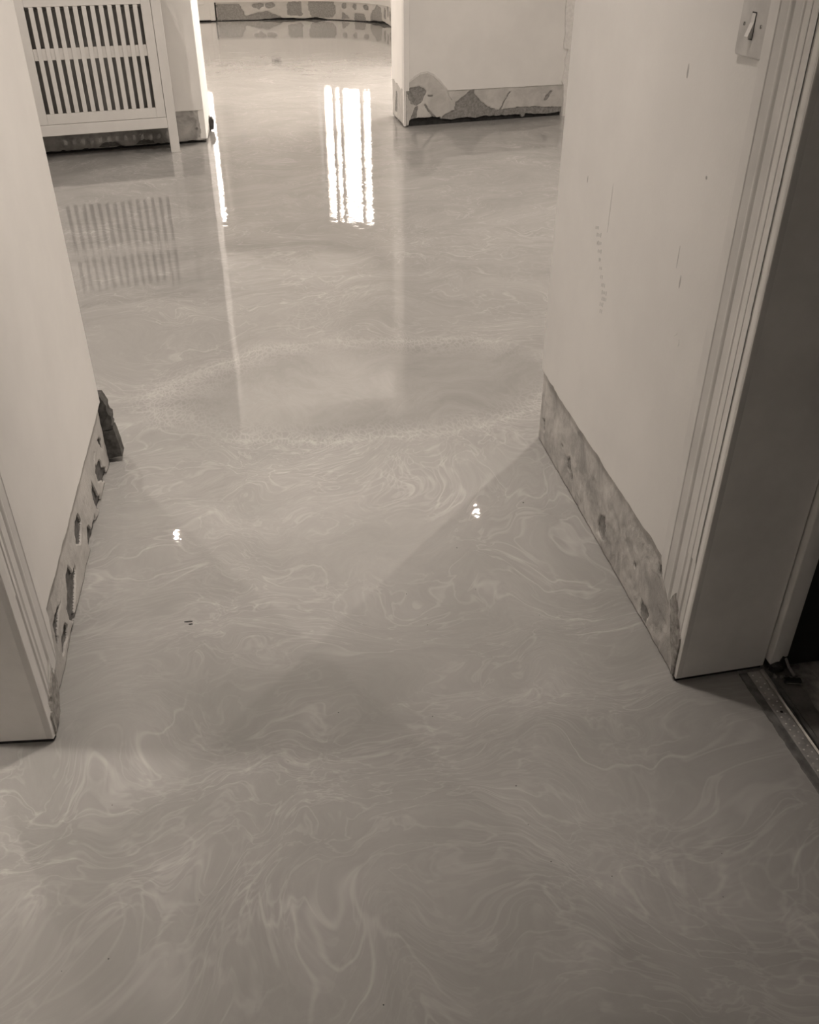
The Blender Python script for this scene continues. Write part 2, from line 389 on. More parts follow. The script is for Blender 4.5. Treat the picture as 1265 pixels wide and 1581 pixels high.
# marks on the right wall: a printed row of little dashes, scratches and scuffs
mk = MB()
rows = [(2.012,.735,3),(2.000,.722,4),(1.992,.705,4),(1.978,.690,3),(1.967,.673,2),(1.955,.657,2),(1.942,.640,2),(1.930,.625,3),(1.922,.610,4),(1.918,.596,4),(1.925,.580,3),(1.920,.565,2)]
for (s, z, k) in rows:
    for q in range(k):
        yy = s - q * .0085 + random.uniform(-.001, .001); zz = z + q * .002
        h = random.uniform(.003, .0055)
        mk.box(xr(yy) - .0004, xr(yy) + .001, yy - .0009, yy + .0009, zz - h, zz + h)
tag(mk.build('scuff_mark', 'mark', wr), 'rows of tiny grey dashes printed on the wall', kind='stuff')
for nm, (yc, zc, wy, hz) in {'a': (2.104,.823,.002,.008), 'b': (1.936,.80,.0008,.05), 'c': (1.535,.77,.0025,.012), 'd': (1.504,.967,.003,.003), 'e': (1.646,1.116,.003,.012), 'f': (1.56,.81,.001,.02)}.items():
    pts = [(yc + wy * math.sin(t) * (1 + .4 * n1(t, yc, 0, 2)), zc + hz * math.cos(t) * (1 + .3 * n1(t, zc, 3, 2))) for t in [i * math.tau / 10 for i in range(10)]]
    V = [(xr(y) - .0004, y, z) for y, z in pts] + [(xr(y) + .001, y, z) for y, z in pts]
    mesh_obj('scuff_mark', V, [tuple(range(10))] + [(i, (i + 1) % 10, 10 + (i + 1) % 10, 10 + i) for i in range(10)], 'mark', wr)
for (yc, zc, l, tl) in ((1.515, .672, .010, .8), (1.497, .662, .009, 1.7)):
    V = [(xr(yc) - .0006, yc + math.cos(tl) * a * l - math.sin(tl) * b * .0022, zc - math.sin(tl) * a * l * .7 + b * .0022) for a, b in ((-1, -.4), (0, -1), (1, -.5), (1, .5), (0, 1), (-1, .4))]
    tag(mesh_obj('chipped_spot', V + [(xr(yc) + .001, v[1], v[2]) for v in V], [tuple(range(6))] + [(i, (i + 1) % 6, 6 + (i + 1) % 6, 6 + i) for i in range(6)], 'fringe', wr), 'white chipped spot')

# ---- moulded architraves and jamb linings of the two facing doorways
PROF = [(0,0),(0,.010),(.003,.0125),(.007,.0125),(.010,.010),(.018,.0095),(.021,.0125),(.0235,.0125),(.026,.010),(.038,.0105),(.041,.0135),(.0435,.0135),(.046,.011),
        (.056,.0115),(.060,.014),(.0625,.0140),(.066,.0125),(.084,.0135),(.088,.0165),(.0905,.0175),(.094,.0175),(.109,.021),(.111,.0225),(.137,.0225),(.137,0)]
def architrave(name, xface, side, y0, zb, ztop, scale=1.0):
    V = []; k = len(PROF)
    for d, t in PROF:
        V.append((xface + side * (t - .0225), y0 + d * scale, zb(d * scale)))
    for d, t in PROF: V.append((xface + side * (t - .0225), y0 + d * scale, ztop + d * scale))
    Fc = [(i, (i + 1) % k, k + (i + 1) % k, k + i) for i in range(k)] + [tuple(range(k)), tuple(range(2 * k - 1, k - 1, -1))]
    return mesh_obj(name, V, Fc, 'trim')
def zbRa(d):  # lower end was cut away at a slant with the skirting
    pts = [(0, .012), (.012, .016), (.022, .085), (.045, .100), (.075, .128), (.095, .165), (.115, .190), (.14, .235)]
    for (a, za), (b, zb_) in zip(pts, pts[1:]):
        if d <= b: return za + (zb_ - za) * (d - a) / (b - a) + .004 * n1(d, 2, 0, 130)
    return .235
def zbLa(d):
    pts = [(0, .012), (.010, .016), (.020, .050), (.045, .060), (.075, .085), (.095, .10), (.115, .115), (.14, .215)]
    for (a, za), (b, zb_) in zip(pts, pts[1:]):
        if d <= b: return za + (zb_ - za) * (d - a) / (b - a) + .004 * n1(d, 5, 0, 130)
    return .2
t1 = architrave('trim_1', .770, -1, 1.249, zbRa, 2.06); tag(t1, 'fluted architrave on the right wall below the light switch', 'architrave', 'structure')
t2 = architrave('trim_2', -.476, 1, 1.297, zbLa, 2.06); tag(t2, 'fluted architrave on the left wall, cut short above the floor', 'architrave', 'structure')
def stub(parent, x0, x1, poly, seed, mat='woodraw'):
    # rough timber behind the missing end of an architrave: poly in (y, z)
    pts = []
    for i in range(len(poly)):
        a, b = poly[i], poly[(i + 1) % len(poly)]
        for q in range(6):
            t = q / 6; y = a[0] + (b[0] - a[0]) * t; z = a[1] + (b[1] - a[1]) * t
            pts.append((y + .003 * fb(y, z, seed, 100), z + .003 * fb(y, z, seed + 4, 100)))
    k = len(pts)
    V = [(x0 + .002 * fb(y, z, seed + 6, 150), y, z) for y, z in pts] + [(x1, y, z) for y, z in pts]
    return mesh_obj('broken_timber_end', V, [tuple(range(k)), tuple(range(2 * k - 1, k - 1, -1))] + [(i, (i + 1) % k, k + (i + 1) % k, k + i) for i in range(k)], mat, parent)
tag(stub(t1, .777, .80, [(1.258,.012),(1.266,.010),(1.275,.04),(1.300,.09),(1.33,.16),(1.315,.19),(1.28,.125),(1.262,.11)], 2), 'rough split timber under the cut architrave')
tag(stub(t2, -.481, -.51, [(1.306,.012),(1.318,.02),(1.36,.02),(1.395,.07),(1.40,.12),(1.36,.10),(1.32,.065),(1.308,.06)], 5), 'rough split timber under the cut architrave')

t3 = MB(); t3.prism([(.7805, 1.249), (.983, 1.257), (.983, 1.275), (.7805, 1.268)], .009, 2.06)
t3.prism([(.7805, .33), (.983, .33), (.983, .355), (.7805, .355)], .009, 2.06).prism([(.7805, .33), (.983, .33), (.983, 1.275), (.7805, 1.268)], 2.06, 2.085)
t3 = t3.build('trim_3', 'lining', bevel=.0015); tag(t3, 'plain taupe door lining on the right, facing the viewer', 'door lining', 'structure')
MB().box(.987, 1.024, 1.242, 1.272, .024, 2.05).build('door_stop', 'lining', t3, bevel=.002)
MB().prism([(.782, 1.253), (.98, 1.261), (.98, 1.27), (.782, 1.262)], 0, .0088).build('shadow_gap', 'void', t3)  # solid dark strip, shade under the lining put into its colour
t4 = MB(); t4.prism([(-.4865, 1.297), (-.622, 1.310), (-.622, 1.332), (-.4825, 1.316)], .009, 2.06)
t4.prism([(-.4825, .33), (-.622, .33), (-.622, .355), (-.4825, .355)], .009, 2.06).prism([(-.4825, .33), (-.622, .33), (-.622, 1.332), (-.4825, 1.316)], 2.06, 2.085)
t4 = t4.build('trim_4', 'lining', bevel=.0015); tag(t4, 'plain taupe door lining at the left edge', 'door lining', 'structure')
MB().prism([(-.489, 1.300), (-.62, 1.313), (-.62, 1.328), (-.486, 1.312)], 0, .0088).build('shadow_gap', 'void', t4)  # same dark strip for the shade below the left lining
# open door leaf in the side room
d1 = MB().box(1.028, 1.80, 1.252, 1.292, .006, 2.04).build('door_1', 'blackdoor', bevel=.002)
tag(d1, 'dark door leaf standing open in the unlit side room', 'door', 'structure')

# ---- back of the hall: left half, behind the radiator cover
AL = 12.0
D0 = (-.297, 6.843)
pBL = straight(D0, AL, -1)
def polyline_box(path, s0, s1, back, z0, z1, mb, off=0.):
    x0, y0, nx, ny = path(s0); x1, y1, _, _ = path(s1)
    mb.prism([(x0 - nx * off, y0 - ny * off), (x1 - nx * off, y1 - ny * off), (x1 - nx * back, y1 - ny * back), (x0 - nx * back, y0 - ny * back)], z0, z1)
wbl = MB(); polyline_box(pBL, -3.5, 0, .16, 0, CH, wbl, .03)
wbl.prism([(-.36, 6.87), (-.335, 6.88), (-.315, 7.39), (-.60, 7.33), (-.60, 6.82)], 0, FH)
wbl = wbl.build('wall_back_left', 'void'); tag(wbl, 'hall back wall behind the radiator cover', 'wall', 'structure')
skim('plaster_skin', wbl, pBL, -3.5, 0, lambda s: .214 + .002 * fb(s, 3, 3, 12), FH, .035, 'paint')
band('stripped_band', wbl, straight((D0[0] + .002, D0[1] + .010), AL, -1), -1.4, -.004, lambda s: .218, lambda s: .016 + .012 * max(0, fb(s, 2, 8, 14)),
     [[(-.07,.10),(-.055,.11),(-.05,.085),(-.065,.08)], [(-.03,.12),(-.012,.13),(-.008,.04),(-.02,.03)], [(-.06,.055),(-.05,.05),(-.05,.035),(-.06,.035)], [(-.75,.02),(-.70,.05),(-.62,.05),(-.58,.02)], [(-.50,.02),(-.44,.055),(-.38,.04),(-.36,.02)]],
     'band_backl', .004, .008, 30, 12, .006, .002, .03)
rv = straight((-.297, 6.843), 87.6, -1)
sk2 = skim('plaster_reveal', wbl, rv, 0, .55, lambda s: .03 + .25 * max(0, (s - .15)) + .05 * fb(s, 1, 1, 6), FH, .04, 'white')
band('stripped_reveal', wbl, straight((-.300, 6.845), 87.6, -1), 0.0, .55, lambda s: .33, lambda s: .012, [[(.02,.02),(.2,.01),(.3,.14),(.15,.09)], [(.3,.2),(.5,.3),(.5,.02),(.4,.02)]], 'band_backl', .004, .01, 24, 4)
tag(chunk('broken_skirting', wbl, [(-.285,.012),(-.252,.014),(-.248,.07),(-.262,.095),(-.285,.09)], 7.22, 7.30, 'brickdark', 9, .004), 'small dark broken end of skirting in the opening')
tag(MB().prism([(-2.2, 6.45), (-.60, 6.82), (-.60, 7.33), (-2.2, 7.0)], CH, FH).prism([(-.60, 6.83), (2.6, 7.42), (2.6, 7.7), (-.60, 7.33)], 2.44, FH).build('wall_back_lintel', 'paint'), 'wall above the wide opening to the far room', 'wall', 'structure')

# ---- back of the hall: right half, beyond the opening
AB = 11.0
B0 = (1.164, 7.131)
pBR = straight(B0, AB, -1)
wbr = MB(); polyline_box(pBR, .09, 3.1, .2, 0, CH, wbr, .035)
wbr.prism([(1.205, 7.175), (1.45, 7.22), (1.45, 7.66), (1.19, 7.635)], 0, FH)
wbr = wbr.build('wall_back_right', 'void'); tag(wbr, 'hall wall right of the wide opening, plaster broken at its base', 'wall', 'structure')
ARC = [(.03,.30),(.045,.322),(.085,.350),(.13,.370),(.185,.375),(.235,.355),(.285,.315),(.325,.27),(.345,.25)]
def ztB(s):
    if s < .03: return .29 - (.03 - s) * 1.0
    if s <= .345:
        for (a, za), (b, zb_) in zip(ARC, ARC[1:]):
            if s <= b: return za + (zb_ - za) * (s - a) / (b - a)
    return .236 + .002 * fb(s, 3, 7, 16) - .008 * (s - .35)
skim('plaster_skin', wbr, pBR, 0.0, 3.1, ztB, FH, .04, 'paint', .006)
chB = [
 [(.02,.265),(.05,.27),(.12,.275),(.165,.262),(.185,.235),(.165,.215),(.145,.17),(.10,.145),(.06,.155),(.035,.20)],
 [(.19,.212),(.235,.215),(.235,.203),(.19,.20)],
 [(.085,.135),(.11,.14),(.105,.07),(.08,.02),(.045,.02),(.06,.075)],
 [(.155,.155),(.175,.150),(.27,.04),(.25,.03)],
 [(.42,.155),(.50,.20),(.535,.232),(.57,.232),(.58,.20),(.64,.14),(.72,.09),(.78,.075),(.95,.085),(1.1,.08),(1.4,.06),(1.4,.0),(.28,.0),(.31,.055),(.36,.085),(.41,.10)],
 [(.79,.07),(.81,.08),(.86,.175),(.89,.205),(.87,.205),(.83,.14)],
 [(1.18,.125),(1.205,.12),(1.25,.185),(1.235,.19),(1.19,.155)],
 [(0,.30),(.018,.30),(.022,.0),(0,.0)],
]
def zbB(s):
    k = .036 + .012 * fb(s, 4, 2, 11) + (.02 if s < .30 else 0) - max(0, s - .7) * .02
    if .99 < s < 1.02: k -= .02
    return max(.004, k) if s > .04 else .012
band('stripped_band', wbr, straight((B0[0] + .002, B0[1] + .007), AB, -1), 0.0, 3.1, lambda s: max(.242, ztB(s) + .006) if s < .36 else .242, zbB, chB, 'band_back', .006, .006, 50, 21, .006, .0015, .028)
MB().prism([(1.1655, 7.1335), (1.178, 7.136), (1.205, 7.19), (1.1645, 7.18)], .008, FH).build('corner_post', 'fringe', wbr)
# brighter torn lip round the arched patch
lipV = []; lipF = []
for i, (s, z) in enumerate(ARC + [(.365,.20),(.39,.17)]):
    x, y, nx, ny = pBR(s); wdt = (.006, .016, .020, .014, .012, .014, .016, .012, .006, .003, .001)[i]
    lipV += [(x + nx * .002, y + ny * .002, z + .004), (x - nx * .004, y - ny * .004, z - wdt), (x - nx * .012, y - ny * .012, z - wdt), (x - nx * .012, y - ny * .012, z + .004)]
for i in range(len(ARC) + 1):
    a = i * 4; c = a + 4
    for k in range(4): lipF.append((a + k, c + k, c + (k + 1) % 4, a + (k + 1) % 4))
tag(mesh_obj('torn_paint_lip', lipV, lipF, 'fringe', wbr), 'pale torn edge of plaster in an arch')
# reveal of the opening (faces left)
rvR = straight((1.164, 7.131), 91.5, 1)
skim('plaster_reveal', wbr, rvR, 0.0, .51, lambda s: .245 + .03 * fb(s, 1, 6, 9) + .05 * s, FH, .04, 'paint2')
band('stripped_reveal', wbr, straight((1.168, 7.133), 91.5, 1), 0, .5, lambda s: .36, lambda s: .012, [[(.01,.25),(.06,.25),(.05,.02),(.01,.02)], [(.3,.2),(.36,.2),(.42,.04),(.30,.06)]], 'band_back', .005, .01, 30, 31)
# rough strip of pale render where a frame was torn out, at the right end
pts = [(1.345,.0),(1.345,.12),(1.335,.23),(1.318,.25),(1.325,.30),(1.335,.36),(1.328,.41),(1.342,.455),(1.350,.475),(1.312,.485),(1.306,.52),(1.312,.58),(1.302,.66),(1.296,.74),(1.300,.85),(1.292,1.0),(1.292,FH),(1.75,FH),(1.75,0)]
V = []
for s, z in pts:
    x, y, nx, ny = pBR(s); V.append((x + nx * .016, y + ny * .016, z))
for s, z in pts:
    x, y, nx, ny = pBR(s); V.append((x - nx * .03, y - ny * .03, z))
k = len(pts)
tag(mesh_obj('torn_render_edge', V, [tuple(range(k)), tuple(range(2 * k - 1, k - 1, -1))] + [(i, (i + 1) % k, k + (i + 1) % k, k + i) for i in range(k)], 'fringe', wbr), 'ragged pale strip of torn render')

# ---- far room: flat end, bow to the right, long right side
CX_, CY_, RR = .85, 14.2, 1.28
def far_path(u):
    """u runs along the wall face from far left: straight, arc, straight"""
    L1 = .85 + 1.8; La = RR * math.pi / 2
    if u < L1: return (-1.8 + u, CY_ + RR, 0, -1)
    if u < L1 + La:
        a = math.pi / 2 - (u - L1) / RR
        return (CX_ + RR * math.cos(a), CY_ + RR * math.sin(a), -math.cos(a), -math.sin(a))
    return (CX_ + RR, CY_ - (u - L1 - La), -1, 0)
L1 = 2.65; La = RR * math.pi / 2; LT = L1 + La + 6.65
def u_ang(deg): return L1 + RR * R(90 - deg)
WIN = [(.30, 1.36, .93, 3.05), (u_ang(77), u_ang(33), .88, 3.05), (L1 + La + (CY_ - 10.4), L1 + La + (CY_ - 8.1), .35, 3.1)]
us = sorted(set([round(x, 4) for x in [0, LT] + [q for a, b, _, _ in WIN for q in (a, b)] + [L1 + La * i / 22 for i in range(23)]]))
def wall_cols(off0, off1, zbot):
    mb = MB()
    for a, b in zip(us, us[1:]):
        if b - a < 1e-3: continue
        pa, pb = far_path(a + 1e-5), far_path(b - 1e-5)
        poly = [(pa[0] - pa[2] * off0, pa[1] - pa[3] * off0), (pb[0] - pb[2] * off0, pb[1] - pb[3] * off0), (pb[0] - pb[2] * off1, pb[1] - pb[3] * off1), (pa[0] - pa[2] * off1, pa[1] - pa[3] * off1)]
        wn = [x for x in WIN if x[0] - 1e-3 < (a + b) / 2 < x[1] + 1e-3]
        if wn:
            if wn[0][2] > zbot: mb.prism(poly, zbot, wn[0][2])
            mb.prism(poly, wn[0][3], FH)
        else: mb.prism(poly, zbot, FH)
    return mb
# (windows span whole columns; the bow window is a flat sash set across its chord)
wf = wall_cols(.03, .32, 0).build('wall_far', 'void'); tag(wf, 'pale curved end wall of the far room with stripped base', 'wall', 'structure')
wall_cols(0, .05, .245).build('plaster_skin', 'paint2', wf)
chF = []
rr = random.Random(5)
def blob(cu, cz, ru, rz, n=9):
    return [(cu + ru * math.cos(t) * rr.uniform(.75, 1.2), cz + rz * math.sin(t) * rr.uniform(.75, 1.2)) for t in [i * math.tau / n for i in range(n)]]
U0 = 1.49
chF += [[(U0,.22),(U0+.35,.225),(U0+.40,.12),(U0+.43,.06),(U0+.6,.10),(U0+.75,.12),(U0+.95,.05),(U0+1.0,.0),(U0,.0)]]
chF += [blob(U0+.62,.19,.09,.04), blob(U0+.80,.20,.09,.04), [(U0+1.07,.24),(U0+1.27,.24),(U0+1.29,.05),(U0+1.05,.06)]]
chF += [[(U0+1.38,.245),(U0+1.78,.245),(U0+1.80,.1),(U0+1.74,.03),(U0+1.42,.03),(U0+1.36,.15)], blob(U0+1.93,.19,.05,.045), [(U0+1.9,.12),(U0+2.05,.02),(U0+1.88,.02)]]
chF += [blob(U0+2.12,.19,.05,.045), [(U0+2.1,.0),(U0+2.12,.11),(U0+2.3,.11),(U0+2.36,.0)], blob(U0+2.34,.19,.06,.04), [(U0+2.42,.0),(U0+2.45,.12),(U0+2.6,.24),(U0+2.72,.2),(U0+2.76,.0)]]
for i in range(12): chF.append(blob(U0 + 2.84 + i * .12, .14 + .05 * (i % 2), .045, .085))
band('stripped_band', wf, lambda u: (lambda p: (p[0] - p[2] * .008, p[1] - p[3] * .008, p[2], p[3]))(far_path(u)), U0, L1 + La + 2.0, lambda u: .262,
     lambda u: .008 + max(0, .05 * fb(u, 5, 1, 2.6)), chF, 'band_far', .008, .02, 22, 40, .012, .002, .03)
tag(MB().box(-2.1, -1.8, 6.9, 8.6, 0, FH).box(-2.1, -1.8, 9.5, 16.0, 0, FH).box(-2.1, -1.8, 8.6, 9.5, 0, 1.1).box(-2.1, -1.8, 8.6, 9.5, 2.7, FH).build('wall_far_left', 'paint2'), 'pale side wall of the far room', 'wall', 'structure')
MB().box(CX_ + RR, CX_ + RR + .3, 7.55, 7.75, 0, FH).build('pier', 'paint2', wf)

def window(name, ua, ub, z0, z1, cols, rows, label, ends=None):
    pa, pb = ends or (far_path(ua + 1e-5), far_path(ub - 1e-5))
    a = Vector((pa[0], pa[1])); b = Vector((pb[0], pb[1])); d = (b - a).normalized(); W = (b - a).length
    n = Vector((d.y, -d.x)) if (Vector((d.y, -d.x)).dot(Vector((pa[2], pa[3]))) > 0) else Vector((-d.y, d.x))
    e = empty(name, (a.x - n.x * .12, a.y - n.y * .12, 0), math.atan2(d.y, d.x)); tag(e, label, 'window', 'structure')
    m = MB(); f = .07
    m.box(0, f, -.04, .04, z0, z1).box(W - f, W, -.04, .04, z0, z1).box(f, W - f, -.04, .04, z0, z0 + .09).box(f, W - f, -.04, .04, z1 - f, z1)
    m.build('window_frame', 'white', e)
    mm = MB()
    for c in cols: mm.box(W * c - .03, W * c + .03, -.03, .03, z0 + .09, z1 - f)
    mm.build('mullion', 'white', e)
    mr = MB()
    for r_ in rows:
        z = z0 + (z1 - z0) * r_
        xs = [f] + [W * c for c in cols] + [W - f]
        for xa, xb in zip(xs, xs[1:]): mr.box(xa + .03, xb - .03, -.025, .025, z - .03, z + .03)
    mr.build('glazing_bar', 'white', e)
    xs = [f] + [W * c for c in cols] + [W - f]; zs = [z0 + .09] + [z0 + (z1 - z0) * r_ for r_ in rows] + [z1 - f]
    for xa, xb in zip(xs, xs[1:]):
        for za, zb_ in zip(zs, zs[1:]): MB().box(xa, xb, -.003, .003, za, zb_).build('pane', 'glass', e)
    MB().box(-.05, W + .05, -.06, .20, z0 - .04, z0).build('window_sill', 'white', e)
    c = (a + b) / 2 - n * .25
    portal(name + '_portal', (c.x, c.y, (z0 + z1) / 2), W, z1 - z0, (n.x, n.y, 0))
    return e
window('window_1', *WIN[0], (.5,), (.5,), 'tall white casement at the far end of the far room')
window('window_2', *WIN[1], (.24, .38, .76), (.10, .34, .58, .82), 'tall three light window in the bow of the far room')
window('window_3', *WIN[2], (.5,), (.5,), 'side window of the far room near the opening')
window('added_window', 0, 0, 1.1, 2.7, (.5,), (.5,), 'added unseen window in the far room side wall, lighting the reveal', ((-1.8, 8.6, 1, 0), (-1.8, 9.5, 1, 0)))  # out of view, added to light the right reveal of the opening
# white panelled apron below the far left window
ap = MB().box(-1.50, -.36, 15.40, 15.52, 0.02, .90).box(-.40, -.33, 15.39, 15.52, 0.015, FH - .3).build('trim_5', 'white', bevel=.004)
tag(ap, 'white panelled apron below the far end window', 'window apron', 'structure')
MB().box(-1.42, -.48, 15.388, 15.402, .22, .82).build('raised_panel', 'white', ap, bevel=.006)

# ================================================================== OBJECTS
# ---- radiator cover (built in local x along its front, y into the wall)
rc = empty('radiator_cover', (-.47, 6.567, 0), R(AL)); 
tag(rc, 'pale slatted radiator cover against the hall back wall', 'radiator cover')
W0, W1 = -.925, 0.0
def part(name, x0, x1, y0, y1, z0, z1, mat='cover', par=rc, bev=.002, loc=(0, 0, 0)):
    return MB().box(x0, x1, y0, y1, z0, z1).build(name, mat, par, loc=loc, bevel=bev)
part('leg', -.060, W1, 0, .020, .0, .985); part('leg', W0, W0 + .060, 0, .020, 0, .985)
part('bottom_rail', W0 + .061, -.061, 0, .020, .157, .222); part('top_rail', W0 + .061, -.061, 0, .020, .955, .985)
part('side_panel', -.020, W1, .021, .185, 0, .985); part('side_panel', W0, W0 + .020, .021, .185, 0, .985)
part('top_board', W0 - .02, W1 + .02, -.02, .19, .986, 1.010)
part('panel_stile', -.1215, -.0635, .001, .019, .2245, .952); part('panel_stile', W0 + .0635, -.8065, .001, .019, .2245, .952)
part('panel_rail', -.8060, -.1220, .001, .019, .2245, .285); part('panel_rail', -.8060, -.1220, .001, .019, .880, .952)
part('middle_rail', -.8060, -.1220, .0135, .0225, .590, .655)
pitch = (.686 - .024) / 13
first = None
for i in range(13):
    x = -.806 + .024 + i * pitch
    if first is None: first = o = part('slat', 0, pitch - .024, .001, .013, .2855, .8795, bev=.001, loc=(x, 0, 0))
    else:
        o = first.copy(); COL.objects.link(o); o.parent = rc; o.location = (x, 0, 0)
# radiator inside
rad = empty('radiator', (-.47, 6.567, 0), R(AL)); tag(rad, 'dark panel radiator behind the slats of the cover', 'radiator')
MB().box(-.86, -.07, .085, .135, .24, .86).build('panel', 'radiator', rad, bevel=.008)
for i in range(2): MB().box(-.80 + i * .66, -.77 + i * .66, .136, .21, .5, .56).build('bracket', 'radiator', rad)

# ---- light switch on the right wall
sw = empty('light_switch', (xr(1.432), 1.432, 1.207)); tag(sw, 'single metal light switch with one rocker on the right wall', 'light switch')
bm = bmesh.new()
def rrect(w_, h_, r_, n=6):
    out = []
    for cx, cy, a0 in ((w_/2-r_, h_/2-r_, 0), (-w_/2+r_, h_/2-r_, 90), (-w_/2+r_, -h_/2+r_, 180), (w_/2-r_, -h_/2+r_, 270)):
        for i in range(n + 1):
            a = R(a0 + 90 * i / n); out.append((cx + r_ * math.cos(a), cy + r_ * math.sin(a)))
    return out
def plate(name, w_, h_, r_, t, mat, par, loc=(0, 0, 0), x0=0., bev=.0012):
    p = rrect(w_, h_, r_); k = len(p)
    V = [(x0, y, z) for y, z in p] + [(x0 - t, y, z) for y, z in p]
    o = mesh_obj(name, V, [tuple(range(k)), tuple(range(2 * k - 1, k - 1, -1))] + [(i, (i + 1) % k, k + (i + 1) % k, k + i) for i in range(k)], mat, par, loc)
    md = o.modifiers.new('bevel', 'BEVEL'); md.width = bev; md.segments = 2; md.limit_method = 'ANGLE'
    return o
plate('plate', .087, .087, .006, .0055, 'plate', sw, bev=.0026)
V = []
for y in (-.0055, .0055):
    V += [(-.004, y, -.017), (-.004, y, .017), (-.0063, y, .017), (-.0072, y, .004), (-.0135, y, -.0145), (-.0118, y, -.017)]
Fc = [tuple(range(6)), tuple(range(11, 5, -1))] + [(i, (i + 1) % 6, 6 + (i + 1) % 6, 6 + i) for i in range(6)]
tag(mesh_obj('rocker', V, Fc, 'rocker', sw), 'rocker pressed in at the top')
plate('rocker_slot', .0135, .038, .0008, .0005, 'black', sw, x0=-.0055, bev=.0001)
for y in (-.026, .026):
    k = 14; c = [(math.cos(i * math.tau / k), math.sin(i * math.tau / k)) for i in range(k)]
    V = [(-.0052, y + .0030 * a, .001 + .0030 * b_) for a, b_ in c] + [(-.0064, y + .0026 * a, .001 + .0026 * b_) for a, b_ in c]
    sc = mesh_obj('screw', V, [tuple(range(k)), tuple(range(2 * k - 1, k - 1, -1))] + [(i, (i + 1) % k, k + (i + 1) % k, k + i) for i in range(k)], 'rail', sw)
    MB().box(-.0067, -.0060, y - .0006, y + .0006, -.0012, .0032).build('screw_slot', 'black', sc)

# ---- threshold strip of the right doorway
th = empty('threshold_strip', (.926, 1.247, 0)); tag(th, 'worn metal threshold strip with nail heads across the right doorway', 'threshold')
# local: x across (into the room), y from the jamb towards the viewer is negative
tv = []; n = 110
for i in range(n + 1):
    y = -.90 * i / n; e = .0022 * fb(y, 1, 0, 60) + .0015 * fb(y, 4, 0, 150)
    tv += [(-.002 + e, y, -.002), (-.001 + e, y, .0035 + .001 * fb(y, 6, 0, 80)), (.0165, y, .0025), (.0165, y, -.002)]
tf = []
for i in range(n):
    a = i * 4
    for k in range(4): tf.append((a + k, a + 4 + k, a + 4 + (k + 1) % 4, a + (k + 1) % 4))
mesh_obj('underlay', tv, tf, 'threshold_dark', th)
MB().box(.017, .044, -.90, 0, -.003, .005).build('plate', 'metal', th, bevel=.0008)
hv = MB()
for i in range(52):
    for q, x in enumerate((.0235, .0365)):
        y = -.012 - i * .0170 - q * .0085 + random.uniform(-.001, .001)
        k = 6; r_ = .0024; nb = len(hv.v)
        hv.v += [(x + r_ * math.cos(t), y + r_ * math.sin(t) * .8, .0049) for t in [j * math.tau / k for j in range(k)]] + [(x, y, .0072)]
        hv.f += [(nb + j, nb + (j + 1) % k, nb + k) for j in range(k)]
tag(hv.build('nail_head', 'nail', th), 'rows of raised nail heads', kind='stuff')
for y in (-.118, -.42, -.72):
    k = 12; V = [(.031 + .0032 * math.cos(j * math.tau / k), y + .0032 * math.sin(j * math.tau / k), z) for z in (.0045, .0053) for j in range(k)]
    mesh_obj('screw_hole', V, [tuple(range(k)), tuple(range(2 * k - 1, k - 1, -1))] + [(i, (i + 1) % k, k + (i + 1) % k, k + i) for i in range(k)], 'black', th)
rl = []
prof = [(.0445, -.003), (.0445, .006), (.0475, .0095), (.0520, .0095), (.0550, .006), (.0550, -.003)]
rlV = [(x, 0, z) for x, z in prof] + [(x, -.90, z) for x, z in prof]
mesh_obj('rail', rlV, [tuple(range(6)), tuple(range(11, 5, -1))] + [(i, (i + 1) % 6, 6 + (i + 1) % 6, 6 + i) for i in range(6)], 'rail', th)
MB().box(.0555, .067, -.90, 0, -.003, .003).build('inner_strip', 'threshold_dark', th)
tb = []; n = 60
for i in range(n + 1):
    y = .01 - .91 * i / n
    tb += [(.069, y, -.004), (.069, y, .002), (.112 + .005 * fb(y, 3, 0, 22), y, .001), (.114 + .005 * fb(y, 3, 0, 22), y, -.004)]
tf = []
for i in range(n):
    a = i * 4
    for k in range(4): tf.append((a + k, a + 4 + k, a + 4 + (k + 1) % 4, a + (k + 1) % 4))
mesh_obj('timber_board', tb, tf, 'threshold_wood', th)

# ---- broken hinge remains and a plastic clip by the jamb foot
def lump(name, loc, rad, mat, seed, parent=None, sub=2, rough=.35):
    b_ = bmesh.new(); bmesh.ops.create_icosphere(b_, subdivisions=sub, radius=1)
    for v in b_.verts:
        q = 1 + rough * fb(v.co.x, v.co.y, v.co.z + seed, 1.6)
        v.co = Vector((v.co.x * rad[0] * q, v.co.y * rad[1] * q, v.co.z * rad[2] * q))
    me = bpy.data.meshes.new(name); b_.to_mesh(me); b_.free(); me.materials.append(M[mat])
    o = bpy.data.objects.new(name, me); COL.objects.link(o); o.location = loc
    if parent: o.parent = parent
    return o
hg = empty('broken_hinge', (1.004, 1.243, 0)); tag(hg, 'black broken hinge lump with a bent pin at the jamb foot', 'hinge')
lump('rubble', (.000, -.002, .016), (.019, .011, .016), 'black', 3, hg)
lump('rubble', (.014, .000, .026), (.013, .010, .020), 'black', 8, hg)
for i, (x, y, r_) in enumerate(((-.010, -.018, .0045), (.004, -.020, .004), (-.008, -.012, .003))): tag(lump('crumb', (x, y, .004), (r_, r_, r_), 'metal', 20 + i, hg, 1), 'pale crumb of plaster')
pv = []; k = 8
axis = [(.008, -.012, .048), (.018, -.016, .026), (.030, -.024, .008)]
for p in axis: pv += [(p[0] + .003 * math.cos(j * math.tau / k), p[1], p[2] + .003 * math.sin(j * math.tau / k)) for j in range(k)]
